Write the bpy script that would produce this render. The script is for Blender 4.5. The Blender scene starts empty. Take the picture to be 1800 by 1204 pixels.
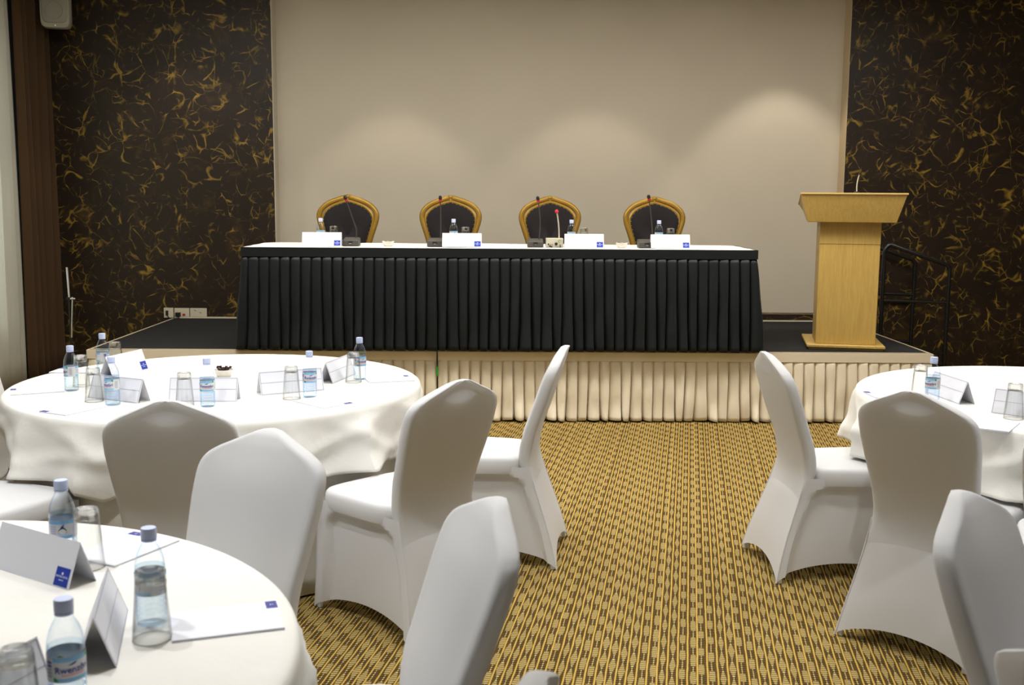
import bpy, math, random
from mathutils import Vector, Matrix
random.seed(7)
S = bpy.context.scene
COL = S.collection
PI = math.pi
sin, cos = math.sin, math.cos

# ------------------------------------------------------------------ camera
PITCH, ROLL, YAW, CAM_H = .1334, .0069, .0109, 1.5908
fw = Vector((sin(YAW)*cos(PITCH), cos(YAW)*cos(PITCH), -sin(PITCH)))
rt = Vector((cos(YAW), -sin(YAW), 0)); up = rt.cross(fw)
r2 = rt*cos(ROLL)+up*sin(ROLL); u2 = -rt*sin(ROLL)+up*cos(ROLL)
cd = bpy.data.cameras.new('camera'); cam = bpy.data.objects.new('camera', cd); COL.objects.link(cam)
cam.matrix_world = Matrix(((r2.x, u2.x, -fw.x, 0), (r2.y, u2.y, -fw.y, 0), (r2.z, u2.z, -fw.z, CAM_H), (0, 0, 0, 1)))
cd.sensor_width = 36; cd.lens = 1893.97/1800*36
cd.dof.use_dof = True; cd.dof.focus_distance = 6.2; cd.dof.aperture_fstop = 7.0
cd.clip_start = .05
S.camera = cam
# ------------------------------------------------------------------ world, exposure
w = bpy.data.worlds.new('world'); S.world = w; w.use_nodes = True
w.node_tree.nodes['Background'].inputs[0].default_value = (.75, .85, 1, 1)
w.node_tree.nodes['Background'].inputs[1].default_value = .6
S.view_settings.view_transform = 'Standard'; S.view_settings.look = 'None'
S.view_settings.gamma = 1; S.view_settings.use_curve_mapping = False
S.view_settings.exposure = 0.2
S.cycles.use_denoising = True
S.cycles.max_bounces = 10; S.cycles.diffuse_bounces = 4; S.cycles.glossy_bounces = 4
S.cycles.transmission_bounces = 8; S.cycles.transparent_max_bounces = 16
S.cycles.caustics_refractive = False; S.cycles.caustics_reflective = False
S.cycles.sample_clamp_indirect = 4
# ------------------------------------------------------------------ lights
CEIL = 3.42
WARM = (1, .90, .76)
def spot(x, y, watts, half=50, blend=.45, col=WARM, r=.05, tx=0, ty=0):
    d = bpy.data.lights.new('downlight_lamp', 'SPOT'); d.energy = watts; d.color = col
    d.spot_size = math.radians(2*half); d.spot_blend = blend; d.shadow_soft_size = r
    o = bpy.data.objects.new('downlight_lamp', d); COL.objects.link(o)
    o.location = (x, y, CEIL-.03); o.rotation_euler = (math.radians(ty), math.radians(tx), 0)
    return o
# ceiling downlights above the round tables and the aisle
NEUT = (.975, .985, 1)
for x, y, e in ((-1.7, 2.5, 92), (-.75, 2.55, 92), (.55, 3.7, 40), (-1.65, 4.6, 38), (-.85, 4.9, 38), (-.2, 3.7, 48), (-2.6, 3.5, 60), (-2.7, 5.6, 30),
                (2.1, 4.6, 50), (3.2, 4.8, 42), (2.6, 2.4, 95), (1.2, 3.6, 42), (.55, 5.2, 50)):
    spot(x, y, e, 46, .5, NEUT)
for x, y, e in ((.62, 6.9, 60), (-1.6, 6.9, 60), (2.6, 6.9, 60)):
    spot(x, y, e, 50, .6)
# wall-washing spots over the stage
for x, y, e, h in ((-.92, 8.93, 29, 40), (.80, 8.95, 31, 40), (2.46, 9.09, 47, 40), (-2.75, 9.05, 30, 40), (3.9, 8.9, 12, 40)):
    spot(x, y, e, h, .35, (1, .90, .76), .04)
# soft fill added below the ceiling to lift back wall and room, no real fixture
def added_fill(x, y, sx, sy, watts):
    d = bpy.data.lights.new('added_fill_light', 'AREA'); d.shape = 'RECTANGLE'; d.size = sx; d.size_y = sy; d.energy = watts; d.color = (1, .95, .87)
    o = bpy.data.objects.new('added_fill_light', d); COL.objects.link(o); o.location = (x, y, CEIL-.02)
added_fill(.4, 6.7, 7.5, .5, 175)
added_fill(.4, 3.6, 7.0, .4, 25)
# daylight outside the curtained window in the left wall
d = bpy.data.lights.new('window_daylight', 'AREA'); d.shape = 'RECTANGLE'; d.size = 2.6; d.size_y = 2.2; d.energy = 220; d.color = (.8, .9, 1)
o = bpy.data.objects.new('window_daylight', d); COL.objects.link(o); o.location = (-4.9, 7.4, 1.8); o.rotation_euler = (0, -PI/2, 0)

# ------------------------------------------------------------------ materials
def mat(name, col, rough=.6, metal=0, spec=.5, sheen=0, trans=0, ior=1.45, emit=0):
    m = bpy.data.materials.new(name); m.use_nodes = True
    b = m.node_tree.nodes['Principled BSDF']
    b.inputs['Base Color'].default_value = (*col, 1); b.inputs['Roughness'].default_value = rough
    b.inputs['Metallic'].default_value = metal; b.inputs['Specular IOR Level'].default_value = spec
    b.inputs['Sheen Weight'].default_value = sheen; b.inputs['Transmission Weight'].default_value = trans
    b.inputs['IOR'].default_value = ior
    if emit:
        b.inputs['Emission Color'].default_value = (*col, 1); b.inputs['Emission Strength'].default_value = emit
    return m
class NT:
    def __init__(s, m): s.m = m; s.t = m.node_tree; s.b = s.t.nodes['Principled BSDF']
    def n(s, typ, **k):
        x = s.t.nodes.new(typ)
        for a, v in k.items(): setattr(x, a, v)
        return x
    def link(s, a, b): s.t.links.new(a, b)
    def val(s, sock, v):
        if hasattr(v, 'node'): s.link(v, sock)
        else: sock.default_value = v
    def m_(s, op, a, b=0, c=0, clamp=False):
        x = s.n('ShaderNodeMath', operation=op, use_clamp=clamp)
        for i, v in enumerate((a, b, c)): s.val(x.inputs[i], v)
        return x.outputs[0]
    def mix(s, f, a, b):
        x = s.n('ShaderNodeMix', data_type='RGBA')
        s.val(x.inputs[0], f)
        for i, v in ((6, a), (7, b)):
            if hasattr(v, 'node'): s.link(v, x.inputs[i])
            else: x.inputs[i].default_value = (*v, 1)
        return x.outputs[2]
    def noise(s, vec, scale, detail=2, rough=.5, dist=0):
        x = s.n('ShaderNodeTexNoise'); s.link(vec, x.inputs['Vector'])
        x.inputs['Scale'].default_value = scale; x.inputs['Detail'].default_value = detail
        x.inputs['Roughness'].default_value = rough; x.inputs['Distortion'].default_value = dist
        return x
    def ramp(s, f, a, b, smooth=True):
        x = s.n('ShaderNodeMapRange', clamp=True, interpolation_type='SMOOTHSTEP' if smooth else 'LINEAR')
        s.val(x.inputs[0], f); x.inputs[1].default_value = a; x.inputs[2].default_value = b
        return x.outputs[0]
    def bump(s, h, strength=.2, dist=.002):
        x = s.n('ShaderNodeBump'); x.inputs['Strength'].default_value = strength; x.inputs['Distance'].default_value = dist
        s.link(h, x.inputs['Height']); s.link(x.outputs[0], s.b.inputs['Normal']); return x.outputs[0]

def weave(m, scale=350, strength=.15, wr=0, wrs=6):
    t = NT(m); tc = t.n('ShaderNodeTexCoord').outputs['Object']
    nz = t.noise(tc, scale, 1).outputs[0]
    if wr:
        w2 = t.noise(tc, wrs, 3, .55, .6).outputs[0]
        nz = t.m_('ADD', t.m_('MULTIPLY', nz, .1), t.m_('MULTIPLY', w2, wr))
    t.bump(nz, strength, .004 if wr else .001)
    return m
def cloth_translucent(name, col, f=.25, wr=0, wrs=6, strength=.15):
    m = mat(name, col, .75, spec=.25, sheen=.15); weave(m, 400, strength, wr, wrs)
    t = NT(m); out = t.t.nodes['Material Output']
    tr = t.n('ShaderNodeBsdfTranslucent'); tr.inputs[0].default_value = (*col, 1)
    mx = t.n('ShaderNodeMixShader'); mx.inputs[0].default_value = f
    t.link(t.b.outputs[0], mx.inputs[1]); t.link(tr.outputs[0], mx.inputs[2]); t.link(mx.outputs[0], out.inputs[0])
    return m
M = {}
M['spandex'] = cloth_translucent('white_spandex', (.80, .80, .805), .28, 0)
M['spandex_thin'] = cloth_translucent('stretched_spandex', (.86, .86, .865), .66, 0)
M['pad'] = mat('chair_pad', (.7, .7, .69), .9)
M['linen'] = weave(mat('white_linen', (.80, .785, .735), .8, spec=.2, sheen=.1), 300, .75, 1.6, 6)
M['underlinen'] = weave(mat('under_linen', (.66, .63, .55), .85, spec=.2), 300, .35, 1.0, 7)
M['cream'] = weave(mat('cream_satin', (.77, .70, .56), .5, spec=.4, sheen=.2), 300, .25, .8, 14)
M['black_cloth'] = weave(mat('black_skirting', (.0075, .0105, .0125), .5, spec=.3, sheen=.02), 300, .3, .8, 12)
M['stage_top'] = weave(mat('black_stage_carpet', (.018, .018, .019), .9, spec=.2), 500, .5)
M['beige_trim'] = mat('beige_trim', (.62, .53, .38), .5)
M['sheer'] = cloth_translucent('sheer_curtain', (.62, .60, .52), .4)
M['brown_curtain'] = weave(mat('brown_curtain', (.060, .034, .016), .85, spec=.15, sheen=.1), 250, .3)
M['white_paper'] = mat('white_paper', (.80, .81, .87), .7, spec=.2)
M['grey_line'] = mat('grey_print', (.42, .42, .52), .7)
M['logo_blue'] = mat('logo_blue', (.012, .045, .40), .5)
M['logo_navy'] = mat('pad_blue', (.022, .03, .26), .5)
M['logo_white'] = mat('logo_white', (.75, .8, .95), .5)
M['cap_blue'] = mat('bottle_cap', (.60, .68, .96), .35, spec=.5)
M['label_grey'] = mat('label_paper', (.66, .68, .70), .45)
M['label_blue'] = mat('label_light_blue', (.22, .50, .78), .45)
M['label_navy'] = mat('label_navy', (.03, .03, .33), .45)
M['label_green'] = mat('label_green', (.02, .30, .08), .45)
M['label_red'] = mat('label_pink', (.70, .36, .33), .45)
M['drop_black'] = mat('drop_black', (.02, .015, .01), .5)
M['drop_yellow'] = mat('drop_yellow', (.75, .42, .01), .5)
M['porcelain'] = mat('white_porcelain', (.78, .76, .70), .25)
M['choc'] = mat('dark_wrapped_sweet', (.035, .012, .010), .3)
M['mic_black'] = mat('matte_black', (.012, .012, .013), .45)
M['mic_grey'] = mat('grey_plastic', (.055, .052, .048), .5)
M['mic_stem'] = mat('gooseneck', (.10, .09, .085), .35, metal=.6)
M['mic_white'] = mat('ivory_plastic', (.55, .52, .42), .4)
M['red'] = mat('red_ring', (.45, .02, .03), .4)
M['red_foam'] = mat('red_foam', (.75, .04, .07), .8)
M['silver'] = mat('silver', (.7, .7, .72), .25, metal=1)
M['chrome'] = mat('chrome', (.75, .75, .75), .15, metal=1)
M['gold'] = mat('antique_gold', (.36, .21, .03), .36, metal=.35)
M['nail'] = mat('brass_nail', (.65, .48, .2), .3, metal=.9)
M['uphol'] = weave(mat('black_upholstery', (.014, .011, .012), .75, spec=.25, sheen=.15), 300, .3)
M['rail'] = mat('black_enamel', (.010, .010, .011), .25, spec=.6)
M['socket'] = mat('socket_plastic', (.62, .57, .44), .4)
M['speaker'] = mat('speaker_shell', (.36, .34, .27), .5)
M['grille'] = mat('speaker_grille', (.30, .29, .24), .7)
M['green'] = mat('green_cord', (.02, .35, .03), .5)
M['ceiling'] = mat('ceiling_paint', (.84, .83, .80), .9)
M['wall_plain'] = mat('plain_wall', (.14, .125, .11), .9)
# beige stucco of the niche
m = M['beige'] = mat('beige_wall', (.42, .35, .27), .8, spec=.2); t = NT(m)
tc = t.n('ShaderNodeTexCoord').outputs['Object']
t.link(t.mix(t.noise(tc, 2.2, 3).outputs[0], (.56, .505, .415), (.61, .555, .455)), t.b.inputs['Base Color'])
t.bump(t.noise(tc, 160, 2).outputs[0], .12, .002)
M['jamb'] = mat('niche_edge', (.55, .44, .28), .7)
# dark plaster with gold wisps
m = M['plaster'] = mat('dark_plaster', (.02, .012, .008), .42, spec=.45); t = NT(m)
tc = t.n('ShaderNodeTexCoord').outputs['Object']
def warp(vec, sc, amt, det=3):
    nz = t.noise(vec, sc, det, .5)
    s_ = t.n('ShaderNodeVectorMath', operation='SUBTRACT'); t.link(nz.outputs['Color'], s_.inputs[0]); s_.inputs[1].default_value = (.5, .5, .5)
    q_ = t.n('ShaderNodeVectorMath', operation='SCALE'); t.link(s_.outputs[0], q_.inputs[0]); q_.inputs['Scale'].default_value = amt
    a_ = t.n('ShaderNodeVectorMath', operation='ADD'); t.link(vec, a_.inputs[0]); t.link(q_.outputs[0], a_.inputs[1])
    return a_.outputs[0]
def wisps(off, vsc, w0, msc, m0, m1):
    mp = t.n('ShaderNodeMapping'); mp.inputs['Location'].default_value = off; t.link(tc, mp.inputs[0])
    wv = warp(warp(mp.outputs[0], 2.6, .42, 1), 8, .07, 2)
    vo = t.n('ShaderNodeTexVoronoi', feature='DISTANCE_TO_EDGE'); vo.inputs['Scale'].default_value = vsc; t.link(wv, vo.inputs['Vector'])
    wid = t.m_('MULTIPLY', t.ramp(t.noise(mp.outputs[0], 9, 2).outputs[0], .35, .75), w0)
    line = t.m_('SUBTRACT', 1, t.m_('DIVIDE', vo.outputs['Distance'], t.m_('ADD', wid, .004)), clamp=True)
    mask = t.ramp(t.noise(mp.outputs[0], msc, 2, .6).outputs[0], m0, m1)
    return t.m_('MULTIPLY', line, mask)
g1 = wisps((0, 0, 0), 6.0, .085, 6.5, .46, .64)
g2 = wisps((3.1, 1.7, 5.2), 8.5, .11, 8, .49, .68)
g3 = wisps((9.2, 4.4, 1.3), 4.6, .055, 7, .46, .64)
gold_f = t.m_('ADD', t.m_('MAXIMUM', g1, t.m_('MULTIPLY', g2, .8)), t.m_('MULTIPLY', g3, .6), clamp=True)
base = t.mix(t.noise(tc, 3.5, 4, .6).outputs[0], (.010, .007, .005), (.031, .019, .0115))
haze_ = t.m_('MULTIPLY', t.ramp(t.noise(tc, 4.5, 4, .7, .8).outputs[0], .52, .8), .35)
base = t.mix(haze_, base, (.16, .09, .012))
t.link(t.mix(gold_f, base, (.34, .215, .030)), t.b.inputs['Base Color'])
t.bump(gold_f, .25, .002)
# light wood of the lectern
m = M['wood'] = mat('beech_laminate', (.55, .36, .12), .42, spec=.4); t = NT(m)
tc = t.n('ShaderNodeTexCoord').outputs['Object']
mp = t.n('ShaderNodeMapping'); mp.inputs['Scale'].default_value = (14, 14, 1.1); t.link(tc, mp.inputs[0])
nz = t.noise(mp.outputs[0], 5, 5, .6, .7).outputs[0]
t.link(t.mix(t.ramp(nz, .3, .7), (.45, .30, .082), (.52, .36, .108)), t.b.inputs['Base Color'])
M['wood_edge'] = mat('beech_edge', (.56, .38, .14), .45)
# woven striped carpet
m = M['carpet'] = mat('striped_carpet', (.2, .13, .04), .95, spec=.1); t = NT(m)
tc = t.n('ShaderNodeTexCoord').outputs['Object']
mp = t.n('ShaderNodeMapping'); mp.inputs['Rotation'].default_value = (0, 0, .173); t.link(tc, mp.inputs[0])
wv = warp(mp.outputs[0], 7, .006)
sx = t.n('ShaderNodeSeparateXYZ'); t.link(wv, sx.inputs[0])
U = t.m_('DIVIDE', sx.outputs[0], .034); V = sx.outputs[1]
lane = t.m_('FLOOR', U); c_ = t.m_('ABSOLUTE', t.m_('SUBTRACT', t.m_('FRACT', U), .5))
wn = t.n('ShaderNodeTexWhiteNoise', noise_dimensions='1D'); t.link(lane, wn.inputs['W'])
row = t.m_('FLOOR', t.m_('DIVIDE', V, .0155)); rowf = t.m_('FRACT', t.m_('DIVIDE', V, .0155))
bar = t.m_('LESS_THAN', rowf, .52)
ph = t.m_('ADD', t.m_('MULTIPLY', lane, .31), t.m_('MULTIPLY', wn.outputs[0], .25))
lw = t.m_('ABSOLUTE', t.m_('SUBTRACT', t.m_('MULTIPLY', t.m_('FRACT', t.m_('ADD', t.m_('DIVIDE', t.m_('MULTIPLY', row, .0155), .150), ph)), 2), 1))
typ = t.m_('GREATER_THAN', t.m_('FRACT', t.m_('MULTIPLY', t.m_('FLOOR', t.m_('MULTIPLY', t.m_('ADD', lane, .5), .5)), .3819)), .42)
tri = t.m_('SUBTRACT', 1, lw)
half_a = t.m_('ADD', .025, t.m_('MULTIPLY', tri, t.m_('ADD', .27, t.m_('MULTIPLY', wn.outputs[0], .12))))
half_b = t.m_('ADD', .06, t.m_('MULTIPLY', t.m_('GREATER_THAN', tri, t.m_('ADD', .36, t.m_('MULTIPLY', wn.outputs[0], .2))), t.m_('ADD', .15, t.m_('MULTIPLY', tri, .10))))
half = t.m_('ADD', t.m_('MULTIPLY', typ, half_a), t.m_('MULTIPLY', t.m_('SUBTRACT', 1, typ), half_b))
cs_ = t.m_('ABSOLUTE', t.m_('ADD', t.m_('SUBTRACT', t.m_('FRACT', U), .5), t.m_('MULTIPLY', t.m_('SUBTRACT', 1, typ), t.m_('MULTIPLY', t.m_('SUBTRACT', wn.outputs[0], .5), .22))))
loz = t.m_('LESS_THAN', cs_, half)
thin = t.m_('MULTIPLY', t.m_('LESS_THAN', tri, .30), loz)
dark = t.mix(bar, (.036, .021, .006), (.108, .068, .019))
pale = t.mix(bar, (.165, .112, .034), (.39, .295, .118))
lanec = t.mix(thin, t.mix(loz, dark, pale), t.mix(bar, (.09, .058, .017), (.54, .43, .21)))
edge = t.m_('GREATER_THAN', c_, t.m_('ADD', .395, t.m_('MULTIPLY', t.noise(mp.outputs[0], 30, 1).outputs[0], .04)))
t.link(t.mix(edge, lanec, (.47, .305, .068)), t.b.inputs['Base Color'])
# thin clear shells: mostly see-through, mirror-like at grazing angles
def shell(name, tint, ior=1.35, rough=.03, boost=1.0, rim=None):
    m = bpy.data.materials.new(name); m.use_nodes = True; t_ = m.node_tree
    for n_ in list(t_.nodes):
        if n_.type != 'OUTPUT_MATERIAL': t_.nodes.remove(n_)
    tr = t_.nodes.new('ShaderNodeBsdfTransparent'); tr.inputs[0].default_value = (*tint, 1)
    gl = t_.nodes.new('ShaderNodeBsdfGlossy'); gl.inputs['Roughness'].default_value = rough; gl.inputs[0].default_value = (1, 1, 1, 1)
    lw_ = t_.nodes.new('ShaderNodeLayerWeight'); lw_.inputs['Blend'].default_value = .5
    fr = t_.nodes.new('ShaderNodeMath'); fr.operation = 'POWER'; fr.inputs[1].default_value = 4.0
    t_.links.new(lw_.outputs['Facing'], fr.inputs[0])
    if rim:                                            # edge tint painted in for surroundings refracted at the silhouette
        pw = t_.nodes.new('ShaderNodeMath'); pw.operation = 'POWER'; pw.inputs[1].default_value = 3.0; t_.links.new(lw_.outputs['Facing'], pw.inputs[0])
        mc = t_.nodes.new('ShaderNodeMix'); mc.data_type = 'RGBA'; t_.links.new(pw.outputs[0], mc.inputs[0])
        mc.inputs[6].default_value = (*tint, 1); mc.inputs[7].default_value = (*rim, 1); t_.links.new(mc.outputs[2], tr.inputs[0])
    mu = t_.nodes.new('ShaderNodeMath'); mu.operation = 'MULTIPLY_ADD'; mu.inputs[1].default_value = .75*boost; mu.inputs[2].default_value = ((ior-1)/(ior+1))**2; mu.use_clamp = True
    mx = t_.nodes.new('ShaderNodeMixShader')
    t_.links.new(fr.outputs[0], mu.inputs[0]); t_.links.new(mu.outputs[0], mx.inputs[0]); t_.links.new(tr.outputs[0], mx.inputs[1]); t_.links.new(gl.outputs[0], mx.inputs[2])
    t_.links.new(mx.outputs[0], t_.nodes['Material Output'].inputs[0]); return m
M['pet'] = shell('clear_blue_plastic', (.955, .98, .998), 1.5, .05, 1.0, (.50, .70, .90))
M['glass'] = shell('clear_glass', (.965, .97, .97), 1.55, .02, 1.0, (.38, .38, .37))
M['water'] = shell('water_blue', (.93, .965, .995), 1.33, .02, .5, (.62, .80, .95))
M['glass_solid'] = mat('thick_glass', (.97, .98, .98), .02, trans=1, ior=1.45)
_m = NT(M['glass_solid']); _tr = _m.n('ShaderNodeBsdfTransparent'); _tr.inputs[0].default_value = (.96, .97, .97, 1)
_mx = _m.n('ShaderNodeMixShader'); _mx.inputs[0].default_value = .55; _m.link(_m.b.outputs[0], _mx.inputs[1]); _m.link(_tr.outputs[0], _mx.inputs[2]); _m.link(_mx.outputs[0], _m.t.nodes['Material Output'].inputs[0])
M['glass_rim'] = shell('glass_rim', (.85, .86, .86), 2.0, .03, 1.2)
M['pane'] = shell('window_glass', (.95, .97, .97), 1.5, .02)

# ------------------------------------------------------------------ mesh helpers
class MB:
    def __init__(s): s.v = []; s.f = []
    def add(s, vs, fs, mtx=None):
        k = len(s.v)
        s.v += [tuple(mtx @ Vector(p)) if mtx else tuple(p) for p in vs]
        s.f += [tuple(i+k for i in f) for f in fs]; return s
    def box(s, x0, x1, y0, y1, z0, z1, mtx=None):
        return s.add([(x0,y0,z0),(x1,y0,z0),(x1,y1,z0),(x0,y1,z0),(x0,y0,z1),(x1,y0,z1),(x1,y1,z1),(x0,y1,z1)],
                     [(3,2,1,0),(4,5,6,7),(0,1,5,4),(1,2,6,5),(2,3,7,6),(3,0,4,7)], mtx)
    def loft(s, rings, cap0=True, cap1=True, closed=True, mtx=None):
        n = len(rings[0]); vs = [p for r in rings for p in r]; fs = []
        m = n if closed else n-1
        for i in range(len(rings)-1):
            for j in range(m):
                a, b = i*n+j, i*n+(j+1) % n
                fs.append((a, b, b+n, a+n))
        if cap0: fs.append(tuple(range(n-1, -1, -1)))
        if cap1: fs.append(tuple((len(rings)-1)*n+j for j in range(n)))
        return s.add(vs, fs, mtx)
    def lathe(s, prof, n=24, mtx=None, cap0=True, cap1=True):
        return s.loft([[(r*cos(2*PI*j/n), r*sin(2*PI*j/n), z) for j in range(n)] for r, z in prof], cap0, cap1, True, mtx)
    def tube(s, pts, r, n=8, closed=False, mtx=None):
        P = [Vector(p) for p in pts]; m = len(P); rings = []
        R = r if isinstance(r, (list, tuple)) else [r]*m
        ref = None
        for i in range(m):
            if closed: d = P[(i+1) % m]-P[i-1]
            else: d = P[min(i+1, m-1)]-P[max(i-1, 0)]
            d.normalize()
            if ref is None: ref = d.orthogonal().normalized()
            a = (ref-d*ref.dot(d)).normalized(); ref = a; b = d.cross(a)
            rings.append([P[i]+a*(R[i]*cos(2*PI*j/n))+b*(R[i]*sin(2*PI*j/n)) for j in range(n)])
        if closed: rings.append(rings[0])
        return s.loft(rings, not closed, not closed, True, mtx)
    def grid(s, fn, nu, nv, mtx=None):
        vs = [fn(i/nu, j/nv) for j in range(nv+1) for i in range(nu+1)]
        fs = [(j*(nu+1)+i, j*(nu+1)+i+1, (j+1)*(nu+1)+i+1, (j+1)*(nu+1)+i) for j in range(nv) for i in range(nu)]
        return s.add(vs, fs, mtx)
    def mesh(s, name, m, smooth=True):
        me = bpy.data.meshes.new(name); me.from_pydata(s.v, [], s.f); me.update()
        me.materials.append(m)
        if smooth:
            me.polygons.foreach_set('use_smooth', [True]*len(me.polygons))
            try: me.set_sharp_from_angle(angle=math.radians(40))
            except Exception: pass
        return me
    def build(s, name, m, parent=None, smooth=True):
        o = bpy.data.objects.new(name, s.mesh(name, m, smooth)); COL.objects.link(o)
        if parent: o.parent = parent
        return o
def solid(o, th, off=-1):
    md = o.modifiers.new('thickness', 'SOLIDIFY'); md.thickness = th; md.offset = off; return o
def bev(o, wd=.004, seg=2):
    md = o.modifiers.new('bevel', 'BEVEL'); md.width = wd; md.segments = seg; md.limit_method = 'ANGLE'; return o
def obj(name, me, parent=None):
    o = bpy.data.objects.new(name, me); COL.objects.link(o); o.parent = parent; return o
def tag(o, label, cat, group=None):
    o['label'] = label; o['category'] = cat
    if group: o['group'] = group
    return o
def thing(name, label, cat, loc=(0,0,0), rz=0, group=None):
    o = bpy.data.objects.new(name, None); COL.objects.link(o); o.location = loc; o.rotation_euler = (0, 0, rz)
    o.empty_display_size = .1
    return tag(o, label, cat, group)
def struct(o): o['kind'] = 'structure'; return o
def dup(root, loc, rz, label, group=None):
    def cp(o, par):
        c = o.copy(); COL.objects.link(c); c.parent = par
        for ch in o.children: cp(ch, c)
        return c
    r = cp(root, None); r.location = loc; r.rotation_euler = (0, 0, rz); r['label'] = label
    if group: r['group'] = group
    return r
def place(proto, used, loc, rz, label, group=None):
    if used: return dup(proto, loc, rz, label, group)
    proto.location = loc; proto.rotation_euler = (0, 0, rz); proto['label'] = label
    if group: proto['group'] = group
    return proto
def face(fx, fy): return math.atan2(fy, fx)-PI/2          # local +Y turned to face (fx, fy)
def lerp_tab(tab, z):
    if z <= tab[0][0]: return tab[0][1]
    for (a, va), (b, vb) in zip(tab, tab[1:]):
        if z <= b: return va+(vb-va)*(z-a)/(b-a)
    return tab[-1][1]
def smooth_tab(tab, z):
    # monotone-ish cubic through the table
    n = len(tab)
    if z <= tab[0][0]: return tab[0][1]
    if z >= tab[-1][0]: return tab[-1][1]
    for i in range(n-1):
        if z <= tab[i+1][0]:
            x0, y0 = tab[i]; x1, y1 = tab[i+1]; h = x1-x0
            def sl(k):
                if k == 0 or k == n-1: j = min(k, n-2); return (tab[j+1][1]-tab[j][1])/(tab[j+1][0]-tab[j][0])
                a = (tab[k][1]-tab[k-1][1])/(tab[k][0]-tab[k-1][0]); b = (tab[k+1][1]-tab[k][1])/(tab[k+1][0]-tab[k][0])
                return 0 if a*b <= 0 else 2*a*b/(a+b)
            t_ = (z-x0)/h; m0, m1 = sl(i)*h, sl(i+1)*h
            return (2*t_**3-3*t_**2+1)*y0+(t_**3-2*t_**2+t_)*m0+(-2*t_**3+3*t_**2)*y1+(t_**3-t_**2)*m1
def sst(a, b, x):
    x = max(0, min(1, (x-a)/(b-a))); return x*x*(3-2*x)
def text_mesh(body, size, m, bend_r=None, a0=0, spacing=1.0):
    c = bpy.data.curves.new('lettering', 'FONT'); c.body = body; c.size = size; c.align_x = 'CENTER'; c.align_y = 'CENTER'
    c.resolution_u = 2; c.space_character = spacing; c.offset = size*.02
    o = bpy.data.objects.new('lettering', c); COL.objects.link(o)
    dg = bpy.context.evaluated_depsgraph_get(); dg.update()
    me = bpy.data.meshes.new_from_object(o.evaluated_get(dg))
    bpy.data.objects.remove(o); bpy.data.curves.remove(c)
    me.materials.clear(); me.materials.append(m)
    return me

# ------------------------------------------------------------------ room shell
HS, YS, YW, XL, XR = .504, 7.625, 9.588, -1.99, 3.023
LEFT, RIGHT, REAR = -4.12, 6.2, -3.0
struct(MB().box(LEFT-.1, RIGHT+.1, REAR-.1, YW+.4, -.1, 0).build('floor', M['carpet'], smooth=False))
struct(MB().box(LEFT-.1, RIGHT+.1, REAR-.1, YW+.4, CEIL, CEIL+.1).build('ceiling', M['ceiling'], smooth=False))
struct(MB().box(LEFT, XL, YW, YW+.3, 0, CEIL).build('wall_back_left', M['plaster'], smooth=False))
struct(MB().box(XR, RIGHT, YW, YW+.3, 0, CEIL).build('wall_back_right', M['plaster'], smooth=False))
struct(MB().box(XL, XR, YW, YW+.3, 0, .571).build('wall_back_plinth', M['plaster'], smooth=False))
NB = YW+.16
struct(MB().box(XL, XR, NB, NB+.14, .571, CEIL).build('wall_back', M['beige'], smooth=False))
struct(MB().box(XR-.004, XR+.002, YW-.006, NB, .571, CEIL).build('trim_1', M['jamb'], smooth=False))
struct(MB().box(XL-.002, XL+.004, YW-.006, NB, .571, CEIL).build('trim_2', M['beige'], smooth=False))
struct(MB().box(RIGHT, RIGHT+.1, REAR, YW, 0, CEIL).build('wall_right', M['wall_plain'], smooth=False))
struct(MB().box(LEFT, RIGHT, REAR-.1, REAR, 0, CEIL).build('wall_rear', M['wall_plain'], smooth=False))
WY0, WY1, WZ0, WZ1 = 6.2, 8.6, .5, 2.9
mb = MB(); mb.box(LEFT-.1, LEFT, REAR, WY0, 0, CEIL); mb.box(LEFT-.1, LEFT, WY1, YW, 0, CEIL)
mb.box(LEFT-.1, LEFT, WY0, WY1, 0, WZ0); mb.box(LEFT-.1, LEFT, WY0, WY1, WZ1, CEIL)
struct(mb.build('wall_left', M['wall_plain'], smooth=False))
wo = struct(MB().box(LEFT-.06, LEFT-.05, WY0, WY1, WZ0, WZ1).build('window_1', M['pane'], smooth=False))
mb = MB()
for y in (WY0+.03, (WY0+WY1)/2, WY1-.03): mb.box(LEFT-.09, LEFT-.02, y-.03, y+.03, WZ0, WZ1)
for z in (WZ0+.03, WZ1-.03): mb.box(LEFT-.09, LEFT-.02, WY0, WY1, z-.03, z+.03)
mb.build('window_frame', M['white_paper'], wo, smooth=False)

# ------------------------------------------------------------------ curtains on the left wall
def curtain(name, x0, y0, y1, n, amp, m, label, z1=3.38, seed=1, thick=.003):
    rnd = random.Random(seed); ph = [rnd.uniform(0, 6.28) for _ in range(8)]
    def fn(u, v):
        y = y0+(y1-y0)*u; z = .012+(z1-.012)*v
        k = 2*PI*n*u+.35*sin(5*u*PI+ph[0])+.2*sin(3*v+ph[1]+u*4)
        x = x0+amp*(.75*sin(k)+.25*sin(2*k+ph[2]))*(.8+.2*v)+.012*sin(2.3*v+ph[3]+9*u)
        return (x, y, z)
    mb = MB().grid(fn, int(n*16), 14); o = mb.build(name, m); solid(o, thick, 0)
    return tag(o, label, 'curtain')
curtain('sheer_curtain', -3.93, 5.6, 8.86, 17, .028, M['sheer'], 'pale sheer curtain hanging in soft folds at the left edge', seed=3, thick=.0015)
curtain('brown_curtain', -3.89, 8.86, 9.50, 4.5, .045, M['brown_curtain'], 'dark brown heavy curtain hanging between sheer curtain and plaster wall', seed=5, thick=.006)

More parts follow.
